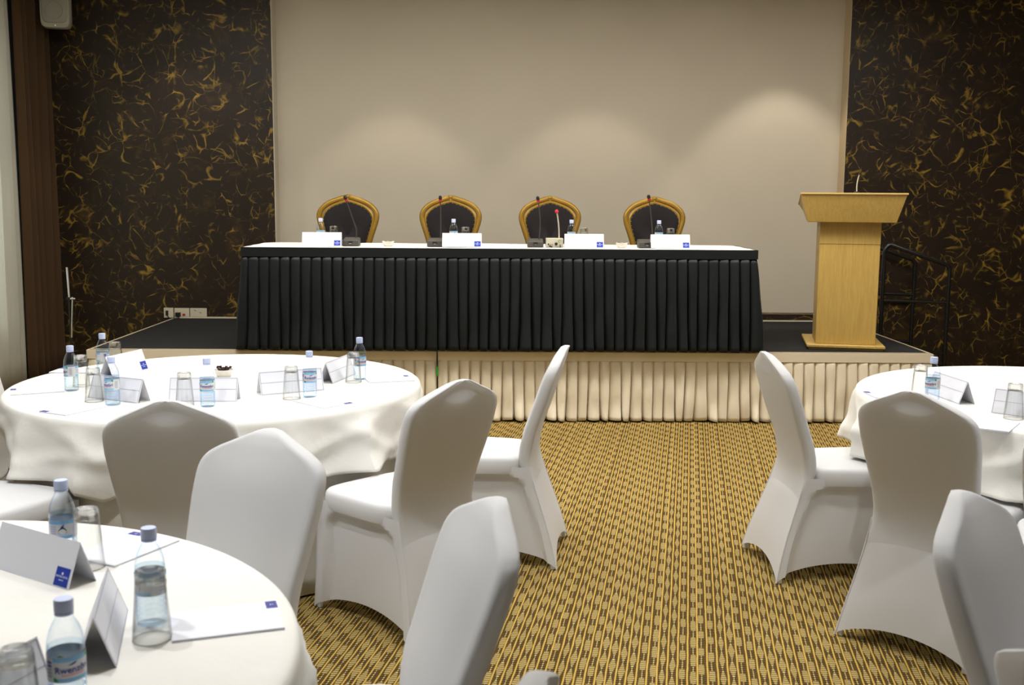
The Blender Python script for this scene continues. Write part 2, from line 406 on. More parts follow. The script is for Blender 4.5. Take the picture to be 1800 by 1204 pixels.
# ------------------------------------------------------------------ stage
SL, SR = -2.925, 3.088
stage = thing('stage', 'low stage platform with black carpet top and pale beige edging', 'stage', (0, 0, 0))
MB().box(SL+.03, SR-.03, YS+.03, YW, 0, HS-.02).build('platform', M['mic_black'], stage, False)
MB().box(SL+.012, SR-.012, YS+.012, YW-.003, HS-.02, HS).build('carpet_top', M['stage_top'], stage, False)
mb = MB()
mb.box(SL, SR, YS, YS+.012, HS-.03, HS+.003); mb.box(SL, SL+.012, YS+.012, YW-.003, HS-.03, HS+.003); mb.box(SR-.012, SR, YS+.012, YW-.003, HS-.03, HS+.003)
mb.build('edge_trim', M['beige_trim'], stage, False)

def pleated(path, z0, z1, pitch, depth, seed, flare=.0, puff=.0, tight=.8, nv=16, hem_wob=.0):
    """hanging cloth of overlapping pleats along a polyline path [(x,y)...]; outward is to the right of travel"""
    rnd = random.Random(seed); segs = []; tot = 0
    for a, b in zip(path, path[1:]):
        L = math.hypot(b[0]-a[0], b[1]-a[1]); segs.append((tot, L, a, b)); tot += L
    npl = round(tot/pitch); per = 10
    ws = [rnd.uniform(-.35, .35) for _ in range(npl+2)]; sh = [rnd.uniform(-1, 1) for _ in range(npl+2)]; dp = [rnd.uniform(.6, 1.15) for _ in range(npl+2)]
    bl = [rnd.uniform(-.5, 1) for _ in range(npl+2)]
    # profile of one pleat: flat face, quick tuck behind
    prof = [(0, -.45), (.05, .22), (.15, .58), (.34, .80), (.55, .94), (.72, 1), (.83, .96), (.89, .55), (.93, -.15), (.97, -.5)]
    def fn(i, v):
        k, j = divmod(i, per); s_, d_ = prof[j]; k = min(k, npl)
        lo = 1-v                                   # 0 top .. 1 hem
        s = (k+s_+lo*.55*lo*(ws[k]*(1-s_)+ws[k+1]*s_)+.16*lo*sh[k]*sin(PI*s_))*tot/npl
        s = max(0, min(tot, s))
        off = .004+d_*depth*(.10+.90*(lo**.55))*(dp[k]*(1-s_)+dp[k+1]*s_)+flare*lo
        off += puff*bl[k]*max(0, lo-.72)/.28*sin(PI*s_)+.006*sin(9*lo+sh[k]*5)*lo
        for st, L, a, b in segs:
            if s <= st+L+1e-9: break
        f = (s-st)/L; dx, dy = (b[0]-a[0])/L, (b[1]-a[1])/L
        nx, ny = dy, -dx
        if len(segs) > 1:                           # round the corners
            for (s2, L2, a2, b2) in segs:
                if s2 > 0 and abs(s-s2) < .05:
                    w_ = .5+.5*(s-s2)/.05
                    ia = [q for q in segs if abs(q[0]+q[1]-s2) < 1e-6][0]
                    d1 = ((ia[3][0]-ia[2][0])/ia[1], (ia[3][1]-ia[2][1])/ia[1]); d2 = ((b2[0]-a2[0])/L2, (b2[1]-a2[1])/L2)
                    ddx, ddy = d1[0]*(1-w_)+d2[0]*w_, d1[1]*(1-w_)+d2[1]*w_; q = math.hypot(ddx, ddy); nx, ny = ddy/q, -ddx/q
        z = z0+(z1-z0)*v+hem_wob*lo**6*(bl[k]*(1-s_)+bl[k+1]*s_)
        return (a[0]+(b[0]-a[0])*f+nx*off, a[1]+(b[1]-a[1])*f+ny*off, z)
    n = npl*per
    mb = MB(); vs = [fn(i, (j/nv)) for j in range(nv+1) for i in range(n+1)]
    mb.add(vs, [(j*(n+1)+i, j*(n+1)+i+1, (j+1)*(n+1)+i+1, (j+1)*(n+1)+i) for j in range(nv) for i in range(n)])
    return mb
def band(path, z0, z1, off):
    mb = MB(); vs = []
    P = [Vector((*p, 0)) for p in path]
    for i, p in enumerate(P):
        d1 = (p-P[i-1]).normalized() if i else (P[1]-p).normalized()
        d2 = (P[i+1]-p).normalized() if i < len(P)-1 else d1
        n1 = Vector((d1.y, -d1.x, 0)); n2 = Vector((d2.y, -d2.x, 0)); n_ = (n1+n2); n_ = n_/n_.dot(n1) if n_.length > .1 else n1
        for o_ in (off, off-.006):
            vs += [p+n_*o_+Vector((0, 0, z0)), p+n_*o_+Vector((0, 0, z1))]
    fs = []
    for i in range(len(P)-1):
        a, b = i*4, i*4+4
        fs += [(a, b, b+1, a+1), (a+1, b+1, b+3, a+3), (a+2, a+3, b+3, b+2), (a, a+2, b+2, b)]
    mb.add(vs, fs); return mb
for nm, path, lab, sd in (
    ('stage_skirt', [(SL, YW-.01), (SL, YS), (-.455, YS)], 'cream pleated skirt on stage front left of the cable gap', 11),
    ('stage_skirt', [(-.445, YS), (SR, YS), (SR, YW-.01)], 'cream pleated skirt on stage front below podium and right half', 12)):
    sk = thing(nm, lab, 'stage skirt', (0, 0, 0), 0, 'stage skirts')
    solid(pleated(path, .010, HS-.055, .0775, .042, sd, flare=.012, puff=.045, hem_wob=.010).build('pleats', M['cream'], sk), .002, 0)
    band(path, HS-.066, HS-.003, .016).build('heading_band', M['cream'], sk, False)

# ------------------------------------------------------------------ head table on the stage
TZ, TL, TR, TB = 1.239, -1.815, 1.805, 8.40
ht = thing('head_table', 'long head table on stage hidden under black skirting', 'table', (0, 0, 0))
for x0, x1 in ((TL, -.006), (.006, TR)):
    bev(MB().box(x0, x1, YS+.012, TB-.008, TZ-.036, TZ-.012).build('tabletop', M['wood'], ht, False))
for x in (TL+.12, -.12, .12, TR-.12):
    for y in (YS+.1, TB-.1): MB().tube([(x, y, HS+.002), (x, y, TZ-.03)], .016, 8).build('leg', M['rail'], ht)
def cl(u, v):
    x = TL-.006+(TR-TL+.012)*u; y = YS+.004+(TB-YS)*v
    return (x, y, TZ+.0015*sin(31*u)+.001*sin(17*v+9*u)-.004*(abs(2*u-1)**40+abs(2*v-1)**30))
tag(solid(MB().grid(cl, 120, 16).build('head_tablecloth', M['linen']), .004, -1), 'narrow white cloth over the long head table on stage', 'tablecloth')
hs_ = thing('head_table_skirt', 'black pleated skirting clipped around the head table on stage', 'table skirt', (0, 0, 0))
path = [(TL, TB), (TL, YS), (TR, YS), (TR, TB)]
solid(pleated(path, HS+.012, TZ-.062, .0735, .046, 21, flare=.045, puff=.012, nv=18).build('pleats', M['black_cloth'], hs_), .002, 0)
band(path, TZ-.068, TZ-.003, .014).build('heading_band', M['black_cloth'], hs_, False)

# ------------------------------------------------------------------ small table things (prototypes)
def bottle_proto():
    t_ = thing('water_bottle', 'bottle', 'bottle')
    R = .0295
    prof = [(.024, .000), (.0285, .004)]
    z = .010
    for k in range(5):
        prof += [(R, z), (R, z+.0055), (R-.0028, z+.0076), (R-.0028, z+.0086)]; z += .0105
    prof += [(R, .0625), (R-.0006, .064), (R-.0006, .108), (R, .111), (R-.0006, .121), (.0272, .133), (.0238, .145), (.0188, .156), (.0148, .163), (.0138, .167), (.0138, .176)]
    b = MB().lathe(prof, 28, cap0=True, cap1=False).build('body', M['pet'], t_)
    wp = [(r-.0012, zz) for r, zz in prof if zz <= .112]; wp[0] = (.023, .0012); wp.append((R-.0019, .119))
    MB().lathe(wp, 28).build('water', M['water'], t_)
    cp = MB().lathe([(.0142, .169), (.0150, .1695), (.0150, .173), (.0142, .1735)], 24).build('neck_ring', M['cap_blue'], t_)
    cap = MB(); n = 36
    rings = []
    for r, zz in ((.0150, .1745), (.0152, .176), (.0152, .193), (.0142, .195), (.006, .1952)):
        rings.append([((r-(.0006 if j % 2 and .1755 < zz < .194 else 0))*cos(2*PI*j/n), (r-(.0006 if j % 2 and .1755 < zz < .194 else 0))*sin(2*PI*j/n), zz) for j in range(n)])
    cap.loft(rings); cap.build('cap', M['cap_blue'], t_)
    rl = R+.0004
    lab = MB().lathe([(rl, .0645), (rl, .1075)], 40, cap0=False, cap1=False).build('label', M['label_grey'], t_)
    def patch(name, a0, a1, z0, z1, m, r=rl+.0003, nn=14):
        MB().grid(lambda u, v: (r*cos(a0+(a1-a0)*u), r*sin(a0+(a1-a0)*u), z0+(z1-z0)*v), nn, 1).build(name, m, lab)
    A = -PI/2                                         # front of the bottle looks along local -Y
    for c_ in (A, A+PI):
        patch('label_band', c_-1.05, c_+1.05, .0990, .1068, M['label_blue']); patch('label_band', c_-1.05, c_+1.05, .0655, .0720, M['label_blue'])
    def wrap(me, a0, z0, r=rl+.0006):
        for v_ in me.vertices:
            x, y = v_.co.x, v_.co.y; v_.co = (r*cos(a0+x/r), r*sin(a0+x/r), z0+y)
        return me
    obj('brand_lettering', wrap(text_mesh('Rwenzôri', .0150, M['label_navy']), A+.02, .0852), lab)
    patch('small_print', A-.60, A+.75, .0755, .0785, M['label_red'])
    r = rl+.0006
    def poly(name, pts, c_, m, rr=r):
        MB().add([(rr*cos(c_+x/rr), rr*sin(c_+x/rr), zz) for x, zz in pts], [tuple(range(len(pts)))]).build(name, m, lab, False)
    poly('leaf_mark', [(-.031, .0658), (-.022, .0658), (-.024, .0705), (-.030, .0745)], A, M['label_green'])
    poly('leaf_mark', [(.023, .1065), (.031, .1065), (.031, .0975), (.027, .1000)], A, M['label_green'])
    poly('mountain_mark', [(-.009, .0930), (-.003, .0950), (.003, .0974), (.008, .0986), (.004, .0950), (-.001, .0933)], A, M['label_navy'])
    B = A+PI
    poly('drop_emblem', [(.001, .0945), (-.004, .0885), (-.0080, .0845), (.0108, .0845), (.0070, .0890), (.0045, .0920)], B, M['drop_black'])
    poly('drop_emblem', [(-.0080, .0845), (-.0086, .0790), (.0112, .0790), (.0108, .0845)], B, M['drop_yellow'])
    poly('drop_emblem', [(-.0086, .0790), (-.0055, .0750), (.001, .0738), (.0080, .0750), (.0112, .0790)], B, M['label_blue'])
    poly('drop_emblem', [(-.003, .0915), (.004, .0985), (.0060, .0990), (.003, .0915)], B, M['label_navy'])
    for k in range(4): patch('text_row', B-.98, B-.42, .0770+.0050*k, .0787+.0050*k, M['grey_line'], r, 4)
    for k in range(5): patch('text_row', A-1.48, A-1.12, .0730+.0058*k, .0765+.0058*k, M['label_navy'] if k > 2 else M['grey_line'], r, 4)
    for k in range(5): patch('text_row', A+1.25, A+1.62, .0730+.0058*k, .0755+.0058*k, M['grey_line'], r, 4)
    return t_
def glass_proto():
    t_ = thing('drinking_glass', 'glass', 'glass')
    H = .138
    # upturned tumbler: rim down, thick base on top
    MB().lathe([(.0365, .0005), (.0372, .001), (.0290, H-.030), (.0275, H-.012), (.0268, H-.004), (.0250, H)], 36, cap0=False, cap1=False).build('outer_wall', M['glass'], t_)
    MB().lathe([(.0352, .0005), (.0272, H-.034), (.0255, H-.029), (.020, H-.0268), (.006, H-.0262)], 36, cap0=False).build('inner_wall', M['glass'], t_)
    MB().lathe([(.0255, H-.0265), (.0278, H-.024), (.0272, H-.012), (.0264, H-.004), (.0246, H-.0006), (.020, H-.0004), (.016, H-.003), (.006, H-.004)], 36).build('thick_base', M['glass_solid'], t_)
    MB().tube([(.0362*cos(2*PI*k/32), .0362*sin(2*PI*k/32), .0012) for k in range(32)], .0011, 6, True).build('rim', M['glass_rim'], t_)
    return t_
CW, CH, CS = .14, .097, .036
def card_proto():
    t_ = thing('name_card', 'card', 'name card')
    th = .0006
    def pan(sgn):
        return MB().add([(-CW, sgn*CS, .001), (CW, sgn*CS, .001), (CW, 0, CH), (-CW, 0, CH), (-CW, sgn*(CS-th*3), .001), (CW, sgn*(CS-th*3), .001), (CW, 0, CH-th*5), (-CW, 0, CH-th*5)],
                        [(0,1,2,3),(5,4,7,6),(0,4,5,1),(1,5,6,2),(3,2,6,7),(0,3,7,4)])
    pan(-1).build('front_panel', M['white_paper'], t_, False)
    bk = pan(1).build('back_panel', M['white_paper'], t_, False)
    # printed rules on the back (seen by the sitter)
    def onp(sgn, x, s, off=.0005):                     # s: 0 bottom .. 1 ridge
        n_ = Vector((0, sgn*CH, CS)).normalized()
        return Vector((x, sgn*CS*(1-s), .001+(CH-.001)*s))+n_*off
    def strip(x0, x1, s0, s1, nm, m, par, sgn, off=.0005):
        vs = [onp(sgn, x0, s0, off), onp(sgn, x1, s0, off), onp(sgn, x1, s1, off), onp(sgn, x0, s1, off)]
        return MB().add(vs, [(0,1,2,3)] if sgn < 0 else [(3,2,1,0)]).build(nm, m, par, False)
    e = .0022; f = .018
    for a in ((-CW+.003, CW-.003, .02, .02+f), (-CW+.003, CW-.003, .95, .95+f), (-CW+.003, CW-.003, .50, .50+f), (-CW+.003, -CW+.003+e, .02, .96), (CW-.003-e, CW-.003, .02, .96)):
        strip(*a, 'printed_rule', M['grey_line'], bk, 1)
    lg = strip(CW-.052, CW-.006, .03, .42, 'logo', M['logo_blue'], t_, -1)
    def onlogo(me):
        for v_ in me.vertices:
            p = onp(-1, CW-.029+v_.co.x, .225+v_.co.y/.1035, .0009); v_.co = p
        return me
    obj('logo_lettering', onlogo(text_mesh('PROTEA HOTEL', .0056, M['logo_white'])), lg)
    MB().add([onp(-1, CW-.029+.0032*cos(PI*k/4), .225+(.0072+.0032*sin(PI*k/4))/.1035, .0009) for k in range(8)], [tuple(range(8))]).build('logo_emblem', M['logo_white'], lg, False)
    for k in range(4): strip(CW-.037+.004*k, CW-.0342+.004*k, .145, .168, 'logo_small_print', M['logo_white'], lg, -1, .0009)
    return t_
def pad_proto():
    t_ = thing('notepad', 'pad', 'notepad')
    bev(MB().box(-.105, .105, -.074, .074, 0, .0045).build('sheet_block', M['white_paper'], t_, False), .0006, 1)
    MB().add([(x, y, .0049-.003*max(0, (abs(x)-.09)/.015)*0) for x, y in ((-.105, -.074), (.105, -.074), (.105, .074), (-.105, .074))], [(0,1,2,3)]).build('top_sheet', M['white_paper'], t_, False)
    lg = MB().box(.082, .1045, -.0735, -.035, .0050, .0053).build('logo', M['logo_navy'], t_, False)
    for k in range(3): MB().box(.0905+.0025*k, .0920+.0025*k, -.057+.002*k, -.052-.002*k, .00535, .0055).build('logo_small_print', M['logo_white'], lg, False)
    return t_
def bowl_proto():
    t_ = thing('small_bowl', 'bowl', 'bowl')
    MB().lathe([(.026, 0), (.030, .002), (.038, .016), (.043, .034), (.0445, .036), (.0415, .036), (.036, .018), (.026, .007), (.004, .006)], 32).build('dish', M['porcelain'], t_)
    return t_
def sweet(loc, rz, tilt, label, group, L=.03):
    rr = [(.0005, -L), (.009, -L*.6), (.0045, -L*.45), (.0085, -L*.1), (.008, L*.25), (.004, L*.45), (.009, L*.62), (.0005, L)]
    o = MB().lathe([(r*.9, z) for r, z in rr], 8, Matrix.Scale(1, 4)).build('wrapped_sweet', M['choc'])
    o.location = loc; o.rotation_euler = (tilt, .25, rz)
    return tag(o, label, 'sweet', group)
def round_mesh_disc(r, z0, z1, n=64): return MB().lathe([(r-.006, z0), (r, z0+.004), (r, z1-.004), (r-.006, z1)], n)

# ------------------------------------------------------------------ round tables with cloths
chairs = [
 ('white-covered chair with shaded back at the front of the middle left table', -1.06, 3.38, -.10, .995),
 ('white-covered chair with lit front on the far side of the nearest left table', -.640, 2.95, -.45, -.89),
 ('white-covered chair in three-quarter rear view at right front of the middle left table', -.14, 3.80, -.704, .711),
 ('white-covered chair seen from its side at right of the middle left table near stage', .286, 4.71, -.988, .153),
 ('large white-covered chair in centre foreground at right of the nearest left table', -.005, 2.26, -.95, -.31),
 ('white-covered chair whose top only just shows at the bottom edge of the aisle', .045, 1.372, -.95, .31),
 ('white-covered chair cut by the left edge at left front of middle table', -2.03, 3.567, .37, .929),
 ('white-covered chair cut by the left edge beside the sheer curtain', -2.55, 4.97, .98, -.15),
 ('white-covered chair in side view left of the right table across the aisle', 1.135, 4.55, .997, .075),
 ('white-covered chair with shaded back and wide flared skirt at the right table', 1.41, 3.61, .707, .707),
 ('white-covered chair with lit front in the right foreground, partly out of frame', 1.03, 2.33, .74, -.67),
 ('white-covered chair of which only the seat shows under the right tablecloth', 1.80, 3.13, .45, .89),
 ('white-covered chair whose top shows in the bottom right corner', .785, 1.455, 1, .0)]
RT, ZT = .901, .75
def round_table(cx, cy, where, seed, hem=.445):
    t_ = thing('round_table', 'round banquet table under white cloth, '+where, 'table', (cx, cy, 0), 0, 'round banquet tables')
    round_mesh_disc(RT-.012, ZT-.034, ZT-.006).build('tabletop', M['wood'], t_)
    for k in range(4):
        a = PI/4+k*PI/2; MB().tube([(.45*cos(a), .45*sin(a), 0), (.5*cos(a), .5*sin(a), ZT-.03)], .016, 8).build('leg', M['rail'], t_)
    rnd = random.Random(seed)
    nf = 15; fs_ = [(rnd.uniform(.6, 1.3), rnd.uniform(-.25, .25)) for _ in range(nf)]; hw_ = [rnd.uniform(-1, 1) for _ in range(nf)]
    ph = rnd.uniform(0, 6)
    def fold(a):
        k = a/(2*PI)*nf; i = int(k) % nf; f = k-int(k)
        amp = fs_[i][0]*(1-f)+fs_[(i+1) % nf][0]*f
        sft = fs_[i][1]*(1-f)+fs_[(i+1) % nf][1]*f
        x = (f+sft*sin(PI*f)) % 1
        tri = 1-abs(2*x-1)
        return amp*(tri**1.6), hw_[i]*(1-f)+hw_[(i+1) % nf]*f
    seats = []
    for (_, px_, py_, fx_, fy_) in chairs:
        q_ = math.hypot(fx_, fy_); seats.append((px_-cx, py_-cy, fx_/q_, fy_/q_))
    def clear(a, zone=.0):                             # distance along angle a at which a seat begins
        for k in range(80):
            r = .40+.01*k; x, y = r*cos(a), r*sin(a)
            for sx_, sy_, fx_, fy_ in seats:
                ly = (x-sx_)*fx_+(y-sy_)*fy_; lx = (x-sx_)*fy_-(y-sy_)*fx_
                if abs(lx) < .250+zone and .0 < ly < .605+zone: return r
        return 9.
    n = 300
    ang = [2*PI*j/n for j in range(n)]
    free = [clear(a) for a in ang]
    def soft(vals, wdt, fn=min):
        return [fn(vals[(j+d) % n] for d in range(-wdt, wdt+1)) for j in range(n)]
    def blur(vals, wdt): return [sum(vals[(j+d) % n] for d in range(-wdt, wdt+1))/(2*wdt+1) for j in range(n)]
    rest = blur(soft([1. if f < RT+.10 else 0. for f in free], 3, max), 3)       # 1 where the cloth lies on a seat
    cap_ = blur(soft([min(f, 2.) for f in free], 3, min), 2)
    c2 = MB(); rings = []
    for r, z in ((.02, ZT+.001), (.3, ZT+.001), (.6, ZT+.001), (RT-.03, ZT+.0008), (RT-.008, ZT-.001), (RT+.001, ZT-.008), (RT+.005, ZT-.022)):
        rings.append([(r*cos(a), r*sin(a), z) for a in ang])
    NV = 18
    for k in range(1, NV+1):
        v = k/NV; ring = []
        for j, a in enumerate(ang):
            f, h = fold(a)
            r = RT+.005+v*.014+(v**.8)*.085*(f-.30)+.007*sin(9*v+a*4+ph)*v+.006*sin(23*a+7*v+ph)*v
            for q_, sl_ in ((7, 1.1), (11, -.9)):
                x_ = (a*q_/(2*PI)+sl_*v+.13*sin(3*a+ph)+ph) % 1; r += .016*sin(PI*min(1, v*1.15))*max(0, 1-abs(2*x_-1)*2.2)**1.2
            hz = hem-.03*h*(1-rest[j]); hz = hz*(1-rest[j])+max(hz, .496)*rest[j]
            z = ZT-.022-(ZT-.022-hz)*v
            ring.append((r*cos(a), r*sin(a), z))
        rings.append(ring)
    c2.loft(rings, True, False)
    cloth = c2.build('tablecloth', M['linen']); cloth.location = (cx, cy, 0); solid(cloth, .0025, -1)
    tag(cloth, 'folded white cloth on round table, '+where, 'tablecloth', 'round white tablecloths')
    c3 = MB(); rings = []
    for k in range(11):
        v = k/10; z = ZT-.06-(ZT-.07)*v; ring = []
        for j, a in enumerate(ang):
            r = RT-.045+v*.01+.018*v*sin(17*a+2*sin(5*a))
            lim = cap_[j]-.02 if z < .62 else 9.
            if .49 < z <= .62: lim = cap_[j]-.02+(z-.49)*2.2
            r = max(.38, min(r, lim)); ring.append((r*cos(a), r*sin(a), z))
        rings.append(ring)
    c3.loft(rings, False, False)
    und = c3.build('under_cloth', M['underlinen']); und.location = (cx, cy, 0); solid(und, .002, -1)
    tag(und, 'cream under cloth of round table, '+where, 'tablecloth', 'cream under cloths')
TA, TBc, TC, TD = (-1.272, 4.837), (-1.276, 1.832), (2.484, 4.555), (2.46, 1.75)
round_table(*TA, 'the middle one at left in front of the stage', 31, .43)
round_table(*TBc, 'the nearest one at the lower left', 32, .46)
round_table(*TC, 'at right in front of the lectern', 38, .47)

# ------------------------------------------------------------------ banquet chairs in spandex covers
YRT = [(0, 0), (.12, .030), (.25, .072), (.36, .108), (.45, .127), (.54, .115), (.66, .076), (.78, .037), (.90, -.002), (.947, -.018)]
THT = [(.33, .006), (.38, .026), (.44, .050), (.52, .058), (.75, .054), (.90, .046), (.935, .036), (.947, .020)]
HWT = [(.0, .245), (.12, .224), (.24, .204), (.36, .190), (.46, .186), (.58, .195), (.70, .208), (.78, .214), (.825, .213), (.850, .206), (.872, .188), (.891, .157), (.908, .119), (.923, .084), (.935, .056), (.943, .036), (.947, .014)]
yR = lambda z: smooth_tab(YRT, z); tH = lambda z: smooth_tab(THT, z); hW = lambda z: smooth_tab(HWT, z)
def chair_proto():
    t_ = thing('banquet_chair', 'chair', 'chair')
    def ring(z):
        h, T, y0 = hW(z), tH(z), yR(z); yc = y0+T/2; e = min(T*.55, h*.8); out = []
        ns, ne = 48, 8
        for j in range(ns+1):                       # rear face, left to right
            u = -1+2*j/ns; out.append(((h-e)*u, y0-.004*(1-u*u)*sst(.4, .6, z), z))
        for j in range(1, ne):
            a = -PI/2+PI*j/ne; c_, s_ = cos(a), sin(a)
            out.append((h-e+e*abs(c_)**.62, yc+T/2*math.copysign(abs(s_)**.62, s_), z))
        for j in range(ns+1):
            u = 1-2*j/ns; out.append(((h-e)*u, y0+T+.012*(1-u*u)*(1-abs(u)**4)*sst(.45, .6, z)*(1-sst(.80, .93, z)), z))
        for j in range(1, ne):
            a = PI/2+PI*j/ne; c_, s_ = cos(a), sin(a)
            out.append((-(h-e)-e*abs(c_)**.62, yc+T/2*math.copysign(abs(s_)**.62, s_), z))
        return out
    zs = [.33, .36, .39, .42, .45, .48, .52, .57, .62, .67, .72, .76, .79, .81, .825, .84, .85]+[.856+.003*k_ for k_ in range(20)]+[.92, .928, .935, .940, .944, .947]
    bc = MB().loft([ring(z) for z in zs], True, True).build('back_cover', M['spandex'], t_)
    bc.data.materials.append(M['spandex_thin'])                       # stretched thin over the hand hole
    for f_ in bc.data.polygons:
        c_ = f_.center
        if len(f_.vertices) == 4 and f_.normal.y < -.6 and abs(c_.z-.884) < .026*(1-(c_.x/.082)**2): f_.material_index = 1
    # seat cover
    def sring(ins, z):
        out = []; n = 56
        for j in range(n):
            a = 2*PI*j/n; c_, s_ = cos(a), sin(a)
            x = math.copysign(abs(c_)**.38, c_); y = math.copysign(abs(s_)**.38, s_)
            yy = .372+(.215-ins)*y; hw_ = (.198+.028*(yy-.12)/.46)-ins
            out.append((hw_*x, yy, z))
        return out
    MB().loft([sring(i, z) for i, z in ((.008, .400), (.002, .404), (0, .412), (0, .435), (.001, .456), (.004, .466), (.010, .4735), (.022, .478), (.06, .4805), (.12, .482), (.18, .4825))]).build('seat_cover', M['spandex'], t_)
    # stretched skirt over the legs: four panels
    ZTOP = .435
    def corner(k, z):                                # 0 rear-left, 1 rear-right, 2 front-right, 3 front-left
        sg = -1 if k in (0, 3) else 1
        if k in (0, 1): return Vector((sg*hW(z), yR(z), z))
        f = 1-z/ZTOP; return Vector((sg*(.221+.016*f), .580+.004*f-.008*sin(PI*f), z))
    def panel(k0, k1, rear=False):
        mid = Vector((0, .3, 0))
        nu, nv = 30, 26
        def fn(u, v):
            lo = 1-v; hem = .006+.062*(4*u*(1-u))**.7
            z = hem+(ZTOP-hem)*v
            zc = .006+(ZTOP-.006)*v
            a, b = corner(k0, zc), corner(k1, zc); p = a.lerp(b, u); L = (b-a).length
            n_ = Vector((-(b-a).y, (b-a).x, 0)).normalized()
            if n_.dot(mid-p) < 0: n_ = -n_
            ds = min(u, 1-u)*L
            if rear: ins = .016*sin(PI*u)*lo**2+.012*sst(.33, .43, z)
            else:
                dd = min(ds-.048, (ZTOP-z)-.040); d1, d2 = ds-.048, (ZTOP-z)-.040
                if d1 < .07 and d2 < .07: dd = .07-math.hypot(.07-d1, .07-d2) if max(d1, d2) > -.02 else -.1
                ins = .026*sst(-.003, .012, dd)+.020*sin(PI*u)*lo**2
            q = p+n_*ins; return (q.x, q.y, z)
        m_ = MB().grid(fn, nu, nv); return m_
    for (a, b, r_) in ((0, 1, True), (1, 2, False), (2, 3, False), (3, 0, False)):
        panel(a, b, r_).build('skirt_panel', M['spandex'], t_)
    for k in range(4):
        MB().tube([corner(k, z) for z in (.006, .05, .10, .15, .20, .25, .30, .34, .38)], [.004, .0032, .003, .003, .003, .003, .003, .003, .002], 6).build('seam', M['spandex'], t_)
        p = corner(k, .02); dx, dy = -math.copysign(1, p.x), (1 if k < 2 else -1)
        q = [Vector((p.x+dx*a-dx*.004, p.y+dy*b-dy*.004, 0)) for a, b in ((.008, .008), (.030, .008), (.028, .028), (.008, .030))]
        def rr_(sc, z, dz): return [Vector((p.x+(v.x-p.x)*sc, p.y+(v.y-p.y)*sc, z)) for v in q]
        bev(MB().loft([rr_(.9, .0, 0), rr_(.95, .004, 0), rr_(.9, .02, 0), rr_(.7, .036, 0)]).build('foot_pocket', M['spandex'], t_), .004, 2)
    # padding inside the cover; the hand hole near the top is left open
    nu, nz = 56, 110; vs = []; fs = []
    zz = [.42+(.940-.42)*j/nz for j in range(nz+1)]
    for z in zz:
        for i in range(nu+1):
            u = -1+2*i/nu; vs.append((u*(hW(z)-.008), yR(z)+tH(z)*.5, z))
    for j in range(nz):
        for i in range(nu):
            a = j*(nu+1)+i; x = sum(vs[q][0] for q in (a, a+1, a+nu+1, a+nu+2))/4; z = (zz[j]+zz[j+1])/2
            if abs(z-.884) < .026*(1-(x/.082)**2): continue
            fs.append((a, a+1, a+nu+2, a+nu+1))
    MB().add(vs, fs).build('back_padding', M['pad'], t_)
    MB().loft([sring(.012, .425), sring(.012, .445)]).build('seat_board', M['pad'], t_)
    return t_
CG = 'white covered banquet chairs'
cp = chair_proto()
for i, (lb, x, y, fx, fy) in enumerate(chairs): place(cp, i, (x, y, 0), face(fx, fy), lb, CG)

# ------------------------------------------------------------------ settings on the round tables
bp, gp, kp, pp, wp_ = bottle_proto(), glass_proto(), card_proto(), pad_proto(), bowl_proto()
Z0 = ZT+.0035
bottles = [
 ('small water bottle at far left of the middle left table, next to a flat pad', -1.85, 4.605, -1.1),
 ('rearmost small water bottle at left of middle left table behind a logo card', -1.868, 5.03, 2.0),
 ('small water bottle in front of a logo card on the middle left table', -1.56, 4.287, -.55),
 ('small water bottle behind the shaded chair back, beside the dark sweets bowl', -1.172, 4.264, .15),
 ('small water bottle near the front edge right of centre on middle left table', -.801, 4.480, .35),
 ('small water bottle at the right end of the middle left table nearest the stage', -.650, 4.934, .7),
 ('water bottle with drop emblem turned forward on the nearest table, farthest of three', -.998, 2.396, PI+.30),
 ('water bottle standing directly behind an upturned glass on the nearest table', -.685, 2.043, 2.4),
 ('water bottle cut off by the bottom edge on the nearest table', -.700, 1.668, .70),
 ('small water bottle on the right table behind the shaded chair back', 1.80, 4.403, -.95)]
for i, (lb, x, y, r) in enumerate(bottles): place(bp, i, (x, y, Z0), r, lb, 'water bottles')
glasses = [
 ('upturned glass behind the leftmost bottle on the middle left table', -1.850, 4.715),
 ('upturned glass beside the rearmost bottle on the middle left table', -1.852, 5.150),
 ('upturned glass standing left of the bottle in front of the logo card', -1.662, 4.360),
 ('upturned glass before a name card just above the shaded chair back', -1.263, 4.261),
 ('upturned glass left of the front bottle near a notepad, middle left table', -.870, 4.438),
 ('upturned glass overlapping the bottle at the stage end of middle table', -.668, 4.850),
 ('upturned glass beside the drop-emblem bottle on the nearest table', -.932, 2.366),
 ('upturned glass in front of a bottle and beside a notepad, nearest table', -.660, 1.967),
 ('upturned glass in the bottom left corner of the nearest table', -.752, 1.605),
 ('upturned glass half hidden behind the bottle on the right table', 1.808, 4.557),
 ('upturned glass in front of a name card at the right edge', 1.997, 4.095)]
for i, (lb, x, y) in enumerate(glasses): place(gp, i, (x, y, Z0), i*.7, lb, 'upturned drinking glasses')
